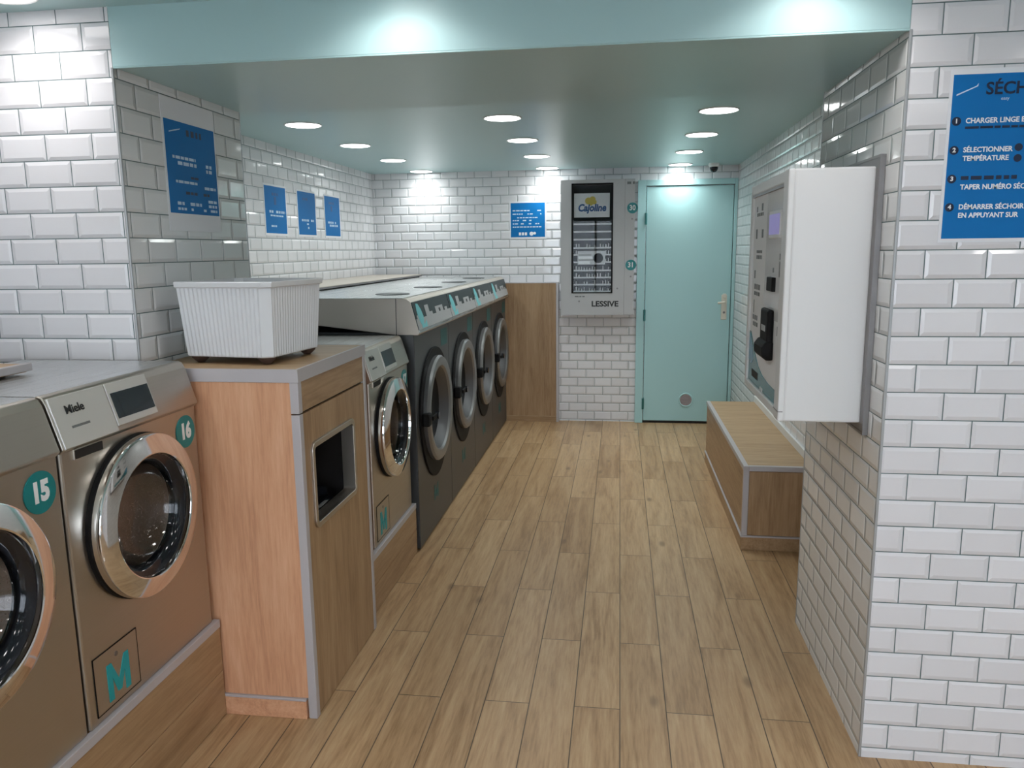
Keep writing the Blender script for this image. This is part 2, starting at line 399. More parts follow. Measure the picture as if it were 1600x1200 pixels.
# ------------------------------------------------------------------ small-load washers (built facing -y, then turned)
def letter_m(c, w, h, m, parent):
    k = w * .22; a, b, z0, z1 = -w / 2, w / 2, -h / 2, h / 2
    p = [(a, z0), (a + k, z0), (a + k, z0 + h * .58), (-k * .38, z0 + h * .12), (k * .38, z0 + h * .12), (b - k, z0 + h * .58), (b - k, z0), (b, z0), (b, z1), (b - k * .95, z1), (0, z0 + h * .42), (a + k * .95, z1), (a, z1)]
    return MB().prism([(x + c[0], z + c[2]) for x, z in p], 'y', c[1] - .0006, c[1] + .0008).build('letter_mark', m, parent)
def washer(label, loc, digits, big_m=True):
    t = thing('washing_machine', label, 'washing machine', loc, PI / 2, 'numbered steel front-loading washers')
    W, H, D, ZK = .618, .885, .60, .752
    lean = lambda z: max(0., (z - ZK) * .30)
    body = [(.012, 0.), (D, 0.), (D, H - .006), (.06, H - .006), (.05, H - .012), (.045, ZK + .02), (.012, ZK)]
    MB().prism(body, 'x', .003, W - .003).build('body', 'steel', t, bevel=.006)
    MB().prism([(.06, H - .004), (D, H - .004), (D, H), (.062, H)], 'x', .0035, W - .0035).build('top_plate', 'steel_top', t, bevel=.001)
    # leaning control panel
    prof = [(.0, ZK), (.013, ZK - .012), (.05, ZK - .004), (.064, H - .002), (lean(H) + .016, H + .001), (lean(H) + .004, H - .004), (lean(H - .02), H - .02)]
    MB().prism(prof, 'x', .003, W - .003).build('control_panel', 'steel', t, bevel=.003)
    def plate(name, x0, x1, z0, z1, out, m, parent=t, bevel=.002, th=.008):
        q = [(x0, lean(z0) - out, z0), (x1, lean(z0) - out, z0), (x1, lean(z1) - out, z1), (x0, lean(z1) - out, z1)]
        return MB().slab(q, th).build(name, m, parent, bevel=bevel)
    dr = plate('detergent_drawer', .006, .212, ZK + .002, H - .006, .006, 'silver_panel')
    a = math.atan(.30)
    text('Miele', .030, (.082, lean(.842) - .0072, .842), 'ink_black', dr, 'maker_name', (PI / 2 - a, 0, 0), bold=.0006, sx=1.05)
    MB().slab([(.052, lean(.797) - .0066, .797), (.118, lean(.797) - .0066, .797), (.118, lean(.803) - .0066, .803), (.052, lean(.803) - .0066, .803)], .0006).build('model_line', 'ink_grey', dr)
    pn = plate('display_panel', .216, .398, ZK + .014, H - .006, .006, 'silver_panel')
    plate('screen', .226, .392, ZK + .032, ZK + .100, .0072, 'screen_dark', pn, bevel=0, th=.0015)
    hd = MB().box(.045, .155, .006, .018, .716, .744).build('drawer_grip', 'steel', t, bevel=.002)
    MB().box(.049, .151, .004, .010, .719, .741).build('grip_recess', 'dark_recess', hd)
    MB().box(.545, .565, .0105, .014, .772, .777).build('type_plate', 'silver_panel', t)
    # door
    c = (.292, .012, .492)
    d = MB().lathe([(.2335, .0), (.2335, -.012), (.226, -.016), (.20, -.016), (.20, .0)], 'y', c, 72, close=True).build('door', 'black', t, smooth=40)
    ring = [(.2300, -.012), (.2320, -.022), (.2325, -.034), (.2300, -.0400), (.2260, -.0425), (.1785, -.0520), (.1750, -.0505), (.1735, -.046), (.172, -.030), (.172, -.012)]
    MB().lathe(ring, 'y', c, 96, close=True).build('chrome_ring', 'chrome', d, smooth=28)
    MB().lathe([(.1725, -.036), (.160, -.032), (.146, -.014), (.146, .004)], 'y', c, 64, caps=False).build('door_gasket', 'black_gloss', d, smooth=40)
    MB().lathe([(0., .060), (.05, .058), (.105, .048), (.138, .020), (.149, -.010), (.146, -.012), (.135, .018), (.102, .044), (.05, .054), (0., .056)], 'y', c, 64, caps=False).build('door_glass', 'glass', d, smooth=60)
    MB().lathe([(.147, .006), (.158, .012), (.167, .03), (.167, .26), (0., .26)], 'y', c, 64, caps=False).build('drum', 'drum', t, smooth=30)
    MB().box(c[0] - .226, c[0] - .19, -.0305, -.026, c[2] - .05, c[2] + .05).build('door_grip', 'chrome', d, bevel=.003)
    # number sticker
    st = MB().cyl((.548, .011, .672), .051, -.0012, .0008, 'y', 48).build('number_sticker', 'teal', t)
    text(digits, .066, (.548, .0092, .672), 'white_print', st, 'number', bold=.0036, sx=.86)
    # service flap
    fl = MB().box(.034, .216, .0105, .013, .022, .182).build('service_flap', 'steel', t, bevel=.001)
    e = MB()
    for b in ((.033, .217, .0100, .0128, .020, .0225), (.033, .217, .0100, .0128, .1815, .184), (.0325, .035, .0100, .0128, .020, .184), (.215, .2175, .0100, .0128, .020, .184)): e.box(*b)
    e.build('flap_gap', 'black', fl)
    MB().cyl((.125, .0105, .155), .007, -.001, .001).build('flap_lock', 'frame_grey', fl)
    letter_m((.128, .0098, .088), .092, .105, 'teal_bright', fl)
    return t

# hollow the drum mouth: the body front carries a round opening
def cut_drum(t, x=.292, z=.492, r=.168, deep=.30):
    body = [c for c in t.children if c.name.startswith('body')][0]
    me = body.data
    cu = MB().cyl((x, 0, z), r, -.2, deep, 'y', 64)
    bmesh.ops.recalc_face_normals(cu.bm, faces=cu.bm.faces)
    cm = bpy.data.meshes.new('cutter'); cu.bm.to_mesh(cm); cu.bm.free()
    co = bpy.data.objects.new('cutter', cm); COL.objects.link(co)
    b = bpy.data.objects.new('tmp', me); COL.objects.link(b)
    md = b.modifiers.new('cut', 'BOOLEAN'); md.operation = 'DIFFERENCE'; md.object = co; md.solver = 'EXACT'
    bpy.context.view_layer.update()
    nm = bpy.data.meshes.new_from_object(b.evaluated_get(bpy.context.evaluated_depsgraph_get()))
    nm.name = 'body'
    bpy.data.objects.remove(b); bpy.data.objects.remove(co); bpy.data.meshes.remove(cm)
    body.data = nm

PL1, PL2 = .352, .272
for args in (('steel front-loading washer with teal number 15 sticker, left edge', (-1.330, 1.030, PL1), '15'),
             ('steel front-loading washer with teal number 16 sticker beside wooden cabinet', (-1.330, 1.652, PL1), '16'),
             ('steel front-loading washer between wooden cabinet and black machines', (-1.045, 3.140, PL2), '17')):
    cut_drum(washer(*args))

# plinths under the washers
def plinth(label, x, y0, y1, h, depth):
    t = thing('machine_plinth', label, 'plinth', (x, y0, 0), PI / 2, 'wooden plinths under the washers')
    L = y1 - y0
    MB().box(0, L, .004, depth, 0, h - .002).build('base', 'oak_x', t)
    MB().box(0, L, .0, .012, .003, h * .47).build('lower_board', 'oak_x', t, bevel=.002)
    MB().box(0, L, .0, .012, h * .47 + .003, h - .028).build('upper_board', 'oak_x', t, bevel=.002)
    MB().box(0, L, -.002, .02, h - .028, h).build('edge_profile', 'trim', t, bevel=.002)
plinth('wood-clad plinth under washers 15 and 16', -1.330, .9, 2.288, PL1, .62)
plinth('wood-clad plinth under the washer beyond the cabinet', -1.045, 2.965, 3.788, PL2, .6)

# ------------------------------------------------------------------ large black machines
def big_machine(i, label):
    W, D = .797, 1.17
    t = thing('industrial_washer', label, 'washing machine', (-1.030, 3.80 + .799 * i, 0), PI / 2, 'row of four black machines')
    body = MB().box(.002, W - .002, 0, D, .012, 1.165).build('body', 'anthracite', t, bevel=.004)
    hood = [(-.030, 1.162), (-.022, 1.152), (.09, 1.152), (.50, 1.20), (D, 1.21), (D, 1.338), (.055, 1.338), (.030, 1.334), (.012, 1.320)]
    hd = MB().prism(hood, 'x', .0015, W - .0015).build('hood', 'steel_hood', t, bevel=.003)
    MB().box(.002, W - .002, .052, D, 1.3375, 1.341).build('top_plate', 'steel_top', t, bevel=.001)
    if i == 0: MB().prism([(.088, 1.153), (.091, 1.153), (.089, 1.337), (.086, 1.337)], 'x', -.0005, .002).build('side_seam', 'ink_black', hd)
    # slanted front console: v = 0 bottom .. 1 top
    A, B = Vector((0, -.030, 1.162)), Vector((0, .012, 1.320))
    n = Vector((0, -(B - A).z, (B - A).y)).normalized()
    def cp(u, v, o): p = A + (B - A) * v + n * o; return (u, p.y, p.z)
    def cq(u0, u1, v0, v1, o): return [cp(u0, v0, o), cp(u1, v0, o), cp(u1, v1, o), cp(u0, v1, o)]
    con = MB().slab(cq(.004, W - .004, .10, .985, .004), .006).build('console', 'console_dark', t, bevel=.001)
    MB().slab(cq(.004, W - .004, .10, .44, .0045), .003).build('pale_band', 'console_pale', con)
    for u0, u1, v1 in ((.03, .06, .55), (.22, .299, .80), (.30, .36, .55), (.44, .62, .66), (.66, .72, .55)): MB().slab(cq(u0, u1, .38, v1, .0048), .003).build('pale_block', 'console_pale', con)
    s = MB().slab(cq(.515, .55, .46, .58, .0053), .003); s.build('button', 'ink_black', con)
    leaf = [cp(.092, .18, .0056), cp(.135, .30, .0056), cp(.150, .48, .0056), cp(.135, .70, .0056), cp(.100, .90, .0056), cp(.062, .92, .0056), cp(.050, .70, .0056), cp(.052, .45, .0056), cp(.068, .28, .0056)]
    MB().slab(leaf, .003).build('cyan_leaf', 'cyan', con)
    sw = [cp(.075, .12, .0051), cp(.185, .12, .0051), cp(.195, .34, .0051), cp(.14, .22, .0051), cp(.085, .34, .0051)]
    MB().slab(sw, .003).build('cyan_swoosh', 'cyan', con)
    MB().slab(cq(.004, W - .004, .0, .095, .003), .006).build('lip', 'steel_top', t, bevel=.001)
    # door: black surround, satin ring, deep bowl, latch
    c = (.400, 0., .700)
    sr = [(c[0] + .352 * math.cos(a) * (1 if math.sin(a) > 0 else (1 - .10 * abs(math.sin(a)))), c[2] + (.345 if math.sin(a) > 0 else .390) * math.sin(a)) for a in [2 * PI * k / 64 for k in range(64)]]
    sb = MB(); hole = [(c[0] + .232 * math.cos(a), c[2] + .232 * math.sin(a)) for a in [2 * PI * k / 64 for k in range(64)]]
    Ls = [[sb.bm.verts.new((p[0], y, p[1])) for p in P] for P, y in ((sr, .0005), (sr, -.010), (hole, -.010), (hole, .0005))]
    for A_, B_ in zip(Ls, Ls[1:] + Ls[:1]):
        for k in range(64): sb.bm.faces.new((A_[k], A_[(k + 1) % 64], B_[(k + 1) % 64], B_[k]))
    sb.build('door_surround', 'black', t, bevel=.003)
    d = MB().lathe([(.295, -.008), (.297, -.030), (.288, -.042), (.272, -.046), (.240, -.040), (.228, -.026), (.228, -.008)], 'y', c, 72, close=True).build('door', 'satin_ring', t, smooth=35)
    MB().lathe([(.229, -.030), (.222, -.022), (.208, -.004), (.194, .022)], 'y', c, 64, caps=False).build('glass_rim', 'bowl_grey', d, smooth=40)
    MB().lathe([(0., .034), (.08, .033), (.14, .029), (.195, .021)], 'y', c, 64, caps=False).build('door_glass', 'dark_glass', d, smooth=50)
    s = MB().box(c[0] - .330, c[0] - .275, -.050, -.012, c[2] - .040, c[2] + .030)
    s.box(c[0] - .285, c[0] - .180, -.064, -.052, c[2] - .016, c[2] + .010)
    hn = s.build('latch', 'black', d, bevel=.006)
    MB().cyl((c[0] - .190, -.058, c[2] - .004), .020, -.014, .006, 'y', 24).build('latch_knob', 'black_gloss', hn, smooth=40)
    # teal stickers and lid
    MB().box(W - .20, W - .045, -.0012, .001, 1.025, 1.122).build('teal_label', 'teal_dark', t)
    letter_m((.385, -.0008, .215), .10, .085, 'teal_dark', t)
    MB().lathe([(0., 1.346), (.088, 1.346), (.094, 1.343), (.094, 1.3405), (0., 1.3405)], 'z', (.33, .20, 0), 40).build('top_cap', 'anthracite', t, smooth=40)
    MB().box(.02, W - .02, .03, .05, 0, .014).build('foot_rail', 'black', t)
    cut_drum(t, .400, .700, .2325, .14)
for i, lab in enumerate(('large black front-loading machine nearest the camera, beside the steel washer', 'second large black front-loading machine from the camera',
                         'third large black front-loading machine from the camera', 'farthest large black front-loading machine, beside the back wood panel')):
    big_machine(i, lab)

# ledge behind the large machines and the board over washer 15
t = thing('wall_ledge', 'beige ledge along the left wall behind the black machines', 'ledge', (-1.80, 3.95, 1.3412), PI / 2)
MB().box(0, 3.0, .012, .38, 0, .010).build('shadow_gap_strip', 'black', t)  # black strip standing in for the shadow gap under the board
MB().box(0, 3.03, 0, .45, .010, .024).build('board', 'ledge_beige', t, bevel=.003)
MB().box(0, 3.03, -.004, .003, .008, .020).build('front_edge', 'frame_grey', t)
t = thing('wooden_board', 'wood board with metal edge lying on steel washer tops, far left', 'board', (-1.665, 1.05, PL1 + .8855), PI / 2)
MB().box(0, .93, .012, .26, .006, .030).build('panel', 'top_wood', t, bevel=.003)
MB().box(-.004, .938, 0, .013, .010, .033).build('metal_edge', 'trim', t, bevel=.003)
s = MB()
for x in (.1, .5, .85): s.box(x, x + .03, .04, .24, 0, .007)
s.build('batten', 'black', t)

# ------------------------------------------------------------------ wooden cabinet with a waste opening (faces +x)
t = thing('wooden_cabinet', 'tall wooden counter cabinet with steel-framed waste opening, under white box', 'cabinet', (-1.005, 2.297, 0), PI / 2)
CW, CD, CH = .66, .535, 1.207
# carcass: hollow behind the opening
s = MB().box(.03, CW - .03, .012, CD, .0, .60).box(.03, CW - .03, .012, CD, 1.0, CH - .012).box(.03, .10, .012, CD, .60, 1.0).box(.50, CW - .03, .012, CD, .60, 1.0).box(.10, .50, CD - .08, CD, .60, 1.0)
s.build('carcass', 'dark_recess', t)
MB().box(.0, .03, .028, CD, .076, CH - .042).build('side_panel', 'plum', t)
MB().box(-.008, .03, .034, CD - .02, .0, .066).build('skirting', 'oak_lit_x', t, bevel=.002)
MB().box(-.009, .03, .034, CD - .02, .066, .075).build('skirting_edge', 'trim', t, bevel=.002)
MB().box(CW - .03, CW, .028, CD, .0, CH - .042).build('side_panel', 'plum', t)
MB().box(.03, CW - .03, .002, .014, 1.066, CH - .042).build('upper_panel', 'oak_x', t, bevel=.001)
# door panel with a square hole
a0, a1, b0, b1 = .090, .474, .666, .934
s = MB().box(.03, a0, .002, .014, .004, 1.058).box(a1, CW - .03, .002, .014, .004, 1.058).box(a0, a1, .002, .014, .004, b0).box(a0, a1, .002, .014, b1, 1.058)
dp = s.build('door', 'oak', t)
def rrect(x0, x1, z0, z1, r, k=6):
    p = []
    for cx, cz, a in ((x1 - r, z1 - r, 0), (x0 + r, z1 - r, PI / 2), (x0 + r, z0 + r, PI), (x1 - r, z0 + r, 1.5 * PI)):
        for i in range(k + 1): p.append((cx + r * math.cos(a + PI / 2 * i / k), cz + r * math.sin(a + PI / 2 * i / k)))
    return p
def ring_frame(x0, x1, z0, z1, w, y0, y1, r=.02):
    s = MB(); o = rrect(x0, x1, z0, z1, r + w * .5); q = rrect(x0 + w, x1 - w, z0 + w, z1 - w, r * .6)
    n = len(o)
    L = [[s.bm.verts.new((p[0], y, p[1])) for p in P] for P, y in ((o, y1), (o, y0), (q, y0), (q, y1 + .04))]
    for A, B in zip(L, L[1:]):
        for i in range(n): s.bm.faces.new((A[i], A[(i + 1) % n], B[(i + 1) % n], B[i]))
    return s
ring_frame(.074, .490, .650, .950, .020, -.007, .003).build('opening_frame', 'steel', dp, bevel=.002)
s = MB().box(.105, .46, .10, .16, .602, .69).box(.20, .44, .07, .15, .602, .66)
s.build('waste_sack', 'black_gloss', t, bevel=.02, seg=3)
# grey edge profiles and top
MB().box(.0, .028, .0, .030, .0, 1.060).build('corner_profile', 'trim', t, bevel=.002)
MB().box(.0, .028, .0, .030, 1.064, CH - .041).build('corner_profile', 'trim', t, bevel=.002)
MB().box(CW - .026, CW, .0, .030, .0, CH - .041).build('corner_profile', 'trim', t, bevel=.002)
tp = MB().box(.006, CW - .006, .006, CD, CH - .040, CH).build('top', 'top_wood', t)
s = MB().box(-.002, CW + .002, -.002, .007, CH - .041, CH + .001).box(-.002, .007, .007, CD, CH - .041, CH + .001).box(CW - .007, CW + .002, .007, CD, CH - .041, CH + .001)
s.build('top_edge', 'trim', tp)

# white ribbed box on the cabinet
t = thing('storage_box', 'white ribbed plastic box on brown feet on top of the cabinet', 'box', (-1.268, 2.560, CH + .001), math.radians(-7.5))
def ribbed(hx, hy, z, rib, n=40, r=.018):
    p = []
    def side(x0, y0, x1, y1, nx, ny):
        for i in range(n):
            f = i / n; o = rib * (1 if i % 2 else 0)
            p.append((x0 + (x1 - x0) * f + nx * o, y0 + (y1 - y0) * f + ny * o, z))
    side(-hx + r, -hy, hx - r, -hy, 0, 1); side(hx, -hy + r, hx, hy - r, -1, 0)
    side(hx - r, hy, -hx + r, hy, 0, -1); side(-hx, hy - r, -hx, -hy + r, 1, 0)
    return p
s = MB()
outer = [ribbed(.163, .163, .024, .0), ribbed(.167, .167, .028, .0032), ribbed(.181, .181, .252, .0032), ribbed(.183, .183, .254, 0), ribbed(.186, .186, .256, 0), ribbed(.187, .187, .270, 0), ribbed(.185, .185, .273, 0), ribbed(.179, .179, .272, 0), ribbed(.160, .160, .032, 0)]
L = [[s.bm.verts.new(q) for q in P] for P in outer]
n = len(L[0])
for A, B in zip(L, L[1:]):
    for i in range(n): s.bm.faces.new((A[i], A[(i + 1) % n], B[(i + 1) % n], B[i]))
s.bm.faces.new(L[0][::-1]); s.bm.faces.new(L[-1])
s.build('tub', 'plastic', t, smooth=14)
for sx in (-1, 1):
    for sy in (-1, 1):
        MB().lathe([(.012, 0.), (.016, .004), (.029, .016), (.032, .0245)], 'z', (.128 * sx, .128 * sy, 0), 20).build('foot', 'caster', t, smooth=40)

# ------------------------------------------------------------------ posters
def words(s, x0, x1, z, h, y, dens=.82, lo=.012, hi=.035):
    x = x0
    while x < x1 - lo * .5:
        w = min(random.uniform(lo, hi), x1 - x)
        if random.random() < dens: s.box(x, x + w, y - .0003, y + .0002, z - h / 2, z + h / 2)
        x += w + h * .6
def poster(label, loc, rotz, W, H, bx, bz, group='blue notices on the tiles'):
    """paper W x H, blue field bx=(x0,x1), bz=(z0,z1); origin bottom-left corner of the paper"""
    t = thing('wall_notice', label, 'poster', loc, rotz, group)
    MB().box(0, W, -.0022, -.0006, 0, H).build('paper', 'paper', t)
    f = MB().box(bx[0], bx[1], -.0026, -.0020, bz[0], bz[1]).build('blue_field', 'poster_blue', t)
    return t, f
def lines(f, spec, m, y=-.0029, name='small_print'):
    for x0, x1, z, h in spec:
        s = MB(); words(s, x0, x1, z, h, y)
        if s.bm.verts: s.build(name, m, f)

# right pillar: drying instructions
t, f = poster('large blue drying-instructions notice with numbered steps on right pillar', (.866, YF, 1.578), 0, .31, .452, (.008, .302), (.010, .438))
Z = lambda zz: zz - 1.578
X = lambda xx: xx - .866
text('SÉCHAGE', .044, (X(.956), -.0031, Z(1.977)), 'ink_dark', f, 'heading', align='LEFT', bold=.0009, sx=1.)
MB().slab([(X(.884), -.0031, Z(1.962)), (X(.936), -.0031, Z(1.985)), (X(.937), -.0031, Z(1.993)), (X(.932), -.0031, Z(1.986)), (X(.884), -.0031, Z(1.966))], .0004).build('white_stroke', 'ink_pale', f)
text('easy', .012, (X(.995), -.0031, Z(1.952)), 'ink_pale', f, 'subheading', align='LEFT')
for i, (zz, txt) in enumerate(((1.897, ('CHARGER LINGE ET',)), (1.822, ('SÉLECTIONNER', 'TEMPÉRATURE')), (1.747, (None, 'TAPER NUMÉRO SÉCH')), (1.672, ('DÉMARRER SÉCHOIR', 'EN APPUYANT SUR')))):
    xb = .889
    b = MB().cyl((X(xb), -.0026, Z(zz)), .0115, -.0006, .0002, 'y', 28).build('step_badge', 'ink_dark', f)
    text(str(i + 1), .016, (X(xb), -.0036, Z(zz)), 'white_print', b, 'step_number', bold=.0006)
    for j, q in enumerate(txt):
        if q: text(q, .0185, (X(.912), -.0031, Z(zz - .0225 * j)), 'white_print', f, 'step_text', align='LEFT', bold=.00045, sx=.95)
lines(f, [(X(.912), X(1.15), Z(1.749), .010), (X(.912), X(1.10), Z(1.880), .006)], 'ink_dark')
for zz in (1.826, 1.798): 
    b = MB().cyl((X(1.050), -.0026, Z(zz)), .010, -.0006, .0002, 'y', 24).build('icon', 'ink_dark', f)

# pilaster notice (faces +x)
t, f = poster('tall blue price notice on white paper on the left pillar side', (PX_L, 2.545, 1.652), PI / 2, .352, .452, (.012, .345), (.062, .378))
lines(f, [(.05, .20, .255, .010), (.05, .21, .236, .012), (.06, .20, .172, .009), (.06, .10, .117, .009), (.06, .22, .097, .011), (.06, .33, .078, .009), (.27, .31, .240, .012), (.27, .31, .222, .012), (.25, .33, .160, .010), (.27, .33, .112, .010), (.27, .33, .095, .010)], 'ink_pale')
lines(f, [(.15, .25, .345, .022), (.10, .28, .135, .010), (.16, .21, .19, .008)], 'ink_dark', name='dark_print')
MB().slab([(.04, -.0031, .335), (.11, -.0031, .352), (.112, -.0031, .356), (.04, -.0031, .339)], .0004).build('white_stroke', 'ink_pale', f)
# three notices on the left wall
for y0, lab, spec, dk in ((4.808, 'blue notice on left wall, nearest of the three', [(.05, .31, .155, .016), (.05, .28, .130, .010), (.09, .13, .105, .01), (.09, .19, .062, .012)], [(.12, .22, .268, .018), (.15, .19, .225, .05)]),
                          (5.330, 'blue notice on left wall, middle of the three', [(.07, .29, .118, .016), (.16, .20, .092, .012), (.15, .20, .065, .016)], [(.10, .22, .268, .018), (.14, .19, .225, .05)]),
                          (5.842, 'blue notice on left wall, farthest of the three', [(.07, .28, .118, .016), (.07, .28, .095, .016)], [(.10, .22, .268, .018), (.14, .19, .225, .04)])):
    t, f = poster(lab, (XL, y0, 1.685), PI / 2, .345, .33, (.012, .333), (.015, .318))
    lines(f, spec, 'ink_pale'); lines(f, dk, 'brand_blue', name='dark_print')
# back wall notice
t, f = poster('square blue notice on back wall left of the vending machine', (-.992, YB, 1.670), 0, .335, .335, (.012, .322), (.018, .320))
lines(f, [(.03, .30, .252, .010), (.03, .29, .222, .010), (.03, .30, .190, .010), (.03, .20, .165, .010), (.03, .27, .136, .010), (.03, .29, .108, .010)], 'ink_pale')
s = MB()
for j in range(3): s.box(.085 + .027 * j, .105 + .027 * j, -.0030, -.0024, .034, .060)
s.build('white_icon', 'white_print', f)
s = MB().cyl((.200, -.0026, .048), .018, -.0005, .0002).cyl((.228, -.0026, .052), .012, -.0005, .0002); s.build('white_icon', 'white_print', f)

# ------------------------------------------------------------------ wood casing on the back wall
t = thing('wood_casing', 'upright wooden casing panel on back wall beside black machines', 'panel', (-1.045, YB - .065, 0), 0)
MB().box(0, .478, 0, .063, .052, 1.277).build('panel', 'oak', t)
MB().box(0, .478, -.006, .063, 0, .048).build('skirting', 'oak_x', t, bevel=.002)
MB().box(0, .478, -.007, .0, .048, .054).build('skirting_edge', 'top_wood', t)
MB().box(.478, .500, -.006, .063, 0, 1.283).build('edge_profile', 'trim', t, bevel=.002)
MB().box(0, .480, -.002, .063, 1.277, 1.283).build('edge_profile', 'trim', t)

# ------------------------------------------------------------------ detergent vending machine
VY = 6.88; VD = YB - VY - .001
t = thing('vending_machine', 'grey wall-mounted detergent vending machine with glass front', 'vending machine', (-.515, VY, 1.000), 0)
VW, VH = .637, 1.163
VX = lambda x: x + .515
VZ = lambda z: z - 1.0
g0, g1, h0, h1 = VX(-.415), VX(-.068), VZ(1.197), VZ(2.127)
xs = VX(.040)
s = MB().box(0, g0, 0, VD, 0, VH).box(g1, xs - .003, 0, VD, 0, VH).box(g0, g1, 0, VD, 0, h0).box(g0, g1, 0, VD, h1, VH).box(xs - .003, VW, .004, VD, 0, VH)
s.build('housing', 'cabinet_grey', t)
MB().box(g0, g1, .14, VD - .002, h0, h1).build('back_lining', 'vend_inside', t)
MB().box(xs, VW - .001, .0, .004, .003, VH - .003).build('side_door', 'cabinet_grey', t, bevel=.001)
MB().box(xs - .004, xs, .001, .006, .0, VH).build('door_gap', 'frame_grey', t)
s = MB().box(g0 - .006, g0 + .008, -.004, .004, h0 - .006, h1 + .006).box(g1 - .008, g1 + .006, -.004, .004, h0 - .006, h1 + .006).box(g0, g1, -.004, .004, h1 - .008, h1 + .006).box(g0, g1, -.004, .004, h0 - .006, h0 + .004)
s.build('window_frame', 'black', t)
MB().box(g0, g1, .012, .016, h0, h1).build('window_glass', 'clear', t)
# brand card
cd = MB().box(VX(-.400), VX(-.092), .022, .028, VZ(1.846), VZ(2.050)).build('brand_card', 'paper', t)
text('Cajoline', .084, (VX(-.246), .0212, VZ(1.925)), 'brand_blue', cd, 'brand_name', bold=.0036, shear=.18, sx=.87)
s = MB()
for x, z, r in ((-.275, 1.985, .030), (-.240, 1.998, .026), (-.225, 1.975, .020), (-.255, 1.965, .02)): s.cyl((VX(x), .0215, VZ(z)), r, -.0006 - r * .002, .0003, 'y', 20)
s.build('yellow_mark', 'brand_yellow', cd)
# shelves with comb dividers
for z, comb in ((1.792, 0), (1.726, 0), (1.660, 0), (1.588, 1), (1.528, 1), (1.464, 1), (1.392, 1), (1.330, 1), (1.268, 1), (1.208, 1)):
    s = MB().box(g0 + .012, g1 - .004, .035, .135, VZ(z) - .003, VZ(z)).box(g0 + .012, g1 - .004, .031, .036, VZ(z) - .010, VZ(z) + .004)
    sh = s.build('shelf', 'shelf_pale', t)
    if comb:
        s = MB(); x = g0 + .03
        while x < g1 - .02:
            hh = random.uniform(.018, .036)
            if random.random() < .7: s.box(x, x + random.uniform(.004, .008), .04, .10, VZ(z) + .004, VZ(z) + hh)
            x += .0235
        s.build('divider', 'shelf_pale', sh)
cp_ = MB().box(VX(-.368), VX(-.128), .022, .030, VZ(1.440), VZ(1.558)).build('instruction_card', 'shelf_pale', t)
MB().cyl((VX(-.188), .022, VZ(1.496)), .043, -.006, .001, 'y', 32).build('dial', 'console_dark', cp_)
s = MB().box(VX(-.36), VX(-.25), .0212, .0222, VZ(1.520), VZ(1.528)).box(VX(-.36), VX(-.22), .0212, .0222, VZ(1.478), VZ(1.484)); s.build('card_print', 'ink_grey', cp_)
s = MB().box(VX(-.36), VX(-.24), .0211, .0222, VZ(1.490), VZ(1.512)).box(VX(-.36), VX(-.26), .0211, .0222, VZ(1.446), VZ(1.470)); s.build('white_label', 'white_print', cp_)
text('LESSIVE', .066, (VX(-.127), -.0006, VZ(1.096)), 'ink_black', t, 'lettering', bold=.0022, sx=1.1)
s = MB(); words(s, VX(-.39), VX(-.30), VZ(1.163), .012, 0); s.build('small_print', 'ink_grey', t)
for nm, x, z in (('30', .102, 1.918), ('31', .094, 1.434)):
    st = MB().cyl((VX(x), 0, VZ(z)), .046, -.0016, .0005, 'y', 40).build('number_sticker', 'teal', t)
    text(nm, .060, (VX(x), -.0022, VZ(z)), 'white_print', st, 'number', bold=.0015, sx=.9)
for x, z in ((.100, 1.826), (.094, 1.335), (-.353, 1.121), (-.02, 1.232)):
    MB().cyl((VX(x), 0, VZ(z)), .008, -.003, .001, 'y', 16).build('keyhole', 'frame_grey', t)
s = MB(); words(s, VX(.055), VX(.118), VZ(2.128), .022, 0, 1.); s.build('rating_label', 'ink_grey', t)

# ------------------------------------------------------------------ door
dr = struct(MB().box(.226, .966, YB - .032, YB - .002, .022, 2.105).build('door_1', 'mint_door', bevel=.003), 'mint green back door with round vent', 'door')
s = MB().box(.150, .220, YB - .045, YB - .001, 0, 2.160).box(.972, .9985, YB - .045, YB - .001, 0, 2.160).box(.220, .972, YB - .045, YB - .001, 2.111, 2.160)
s.build('door_frame', 'mint_door', dr, bevel=.003)
MB().box(.220, .972, YB - .030, YB - .001, 0, .020).build('threshold', 'dark_recess', dr)
for z in (1.83, .985, .18): MB().cyl((.222, YB - .050, z), .010, -.05, .05, 'z', 16).build('hinge', 'hinge', dr, smooth=40)
v = MB().lathe([(.0, -.006), (.052, -.006), (.052, 0), (0, 0)], 'y', (.605, YB - .032, .218), 40).build('vent', 'vent', dr)
MB().lathe([(.052, -.001), (.053, -.010), (.060, -.012), (.064, -.008), (.064, -.001)], 'y', (.605, YB - .032, .218), 40, close=True).build('vent_ring', 'mint_door', v, smooth=40)
s = MB()
for i in range(7): s.box(.605 - .045, .605 + .045, YB - .0405, YB - .038, .218 - .036 + i * .012 - .0015, .218 - .036 + i * .012 + .0015)
s.build('vent_slat', 'frame_grey', v)
hp = MB().box(.890, .938, YB - .040, YB - .030, .945, 1.165).build('handle_plate', 'beige', dr, bevel=.006)
MB().tube([(.915, YB - .038, 1.10), (.915, YB - .075, 1.10), (.905, YB - .085, 1.10), (.855, YB - .085, 1.095)], .010).build('lever', 'beige', hp, smooth=40)
MB().cyl((.915, YB - .040, 1.01), .010, -.004, .001).build('keyhole', 'frame_grey', hp)
MB().box(.899, .931, YB - .046, YB - .038, 1.135, 1.175).build('lock_cover', 'beige', hp, bevel=.008)

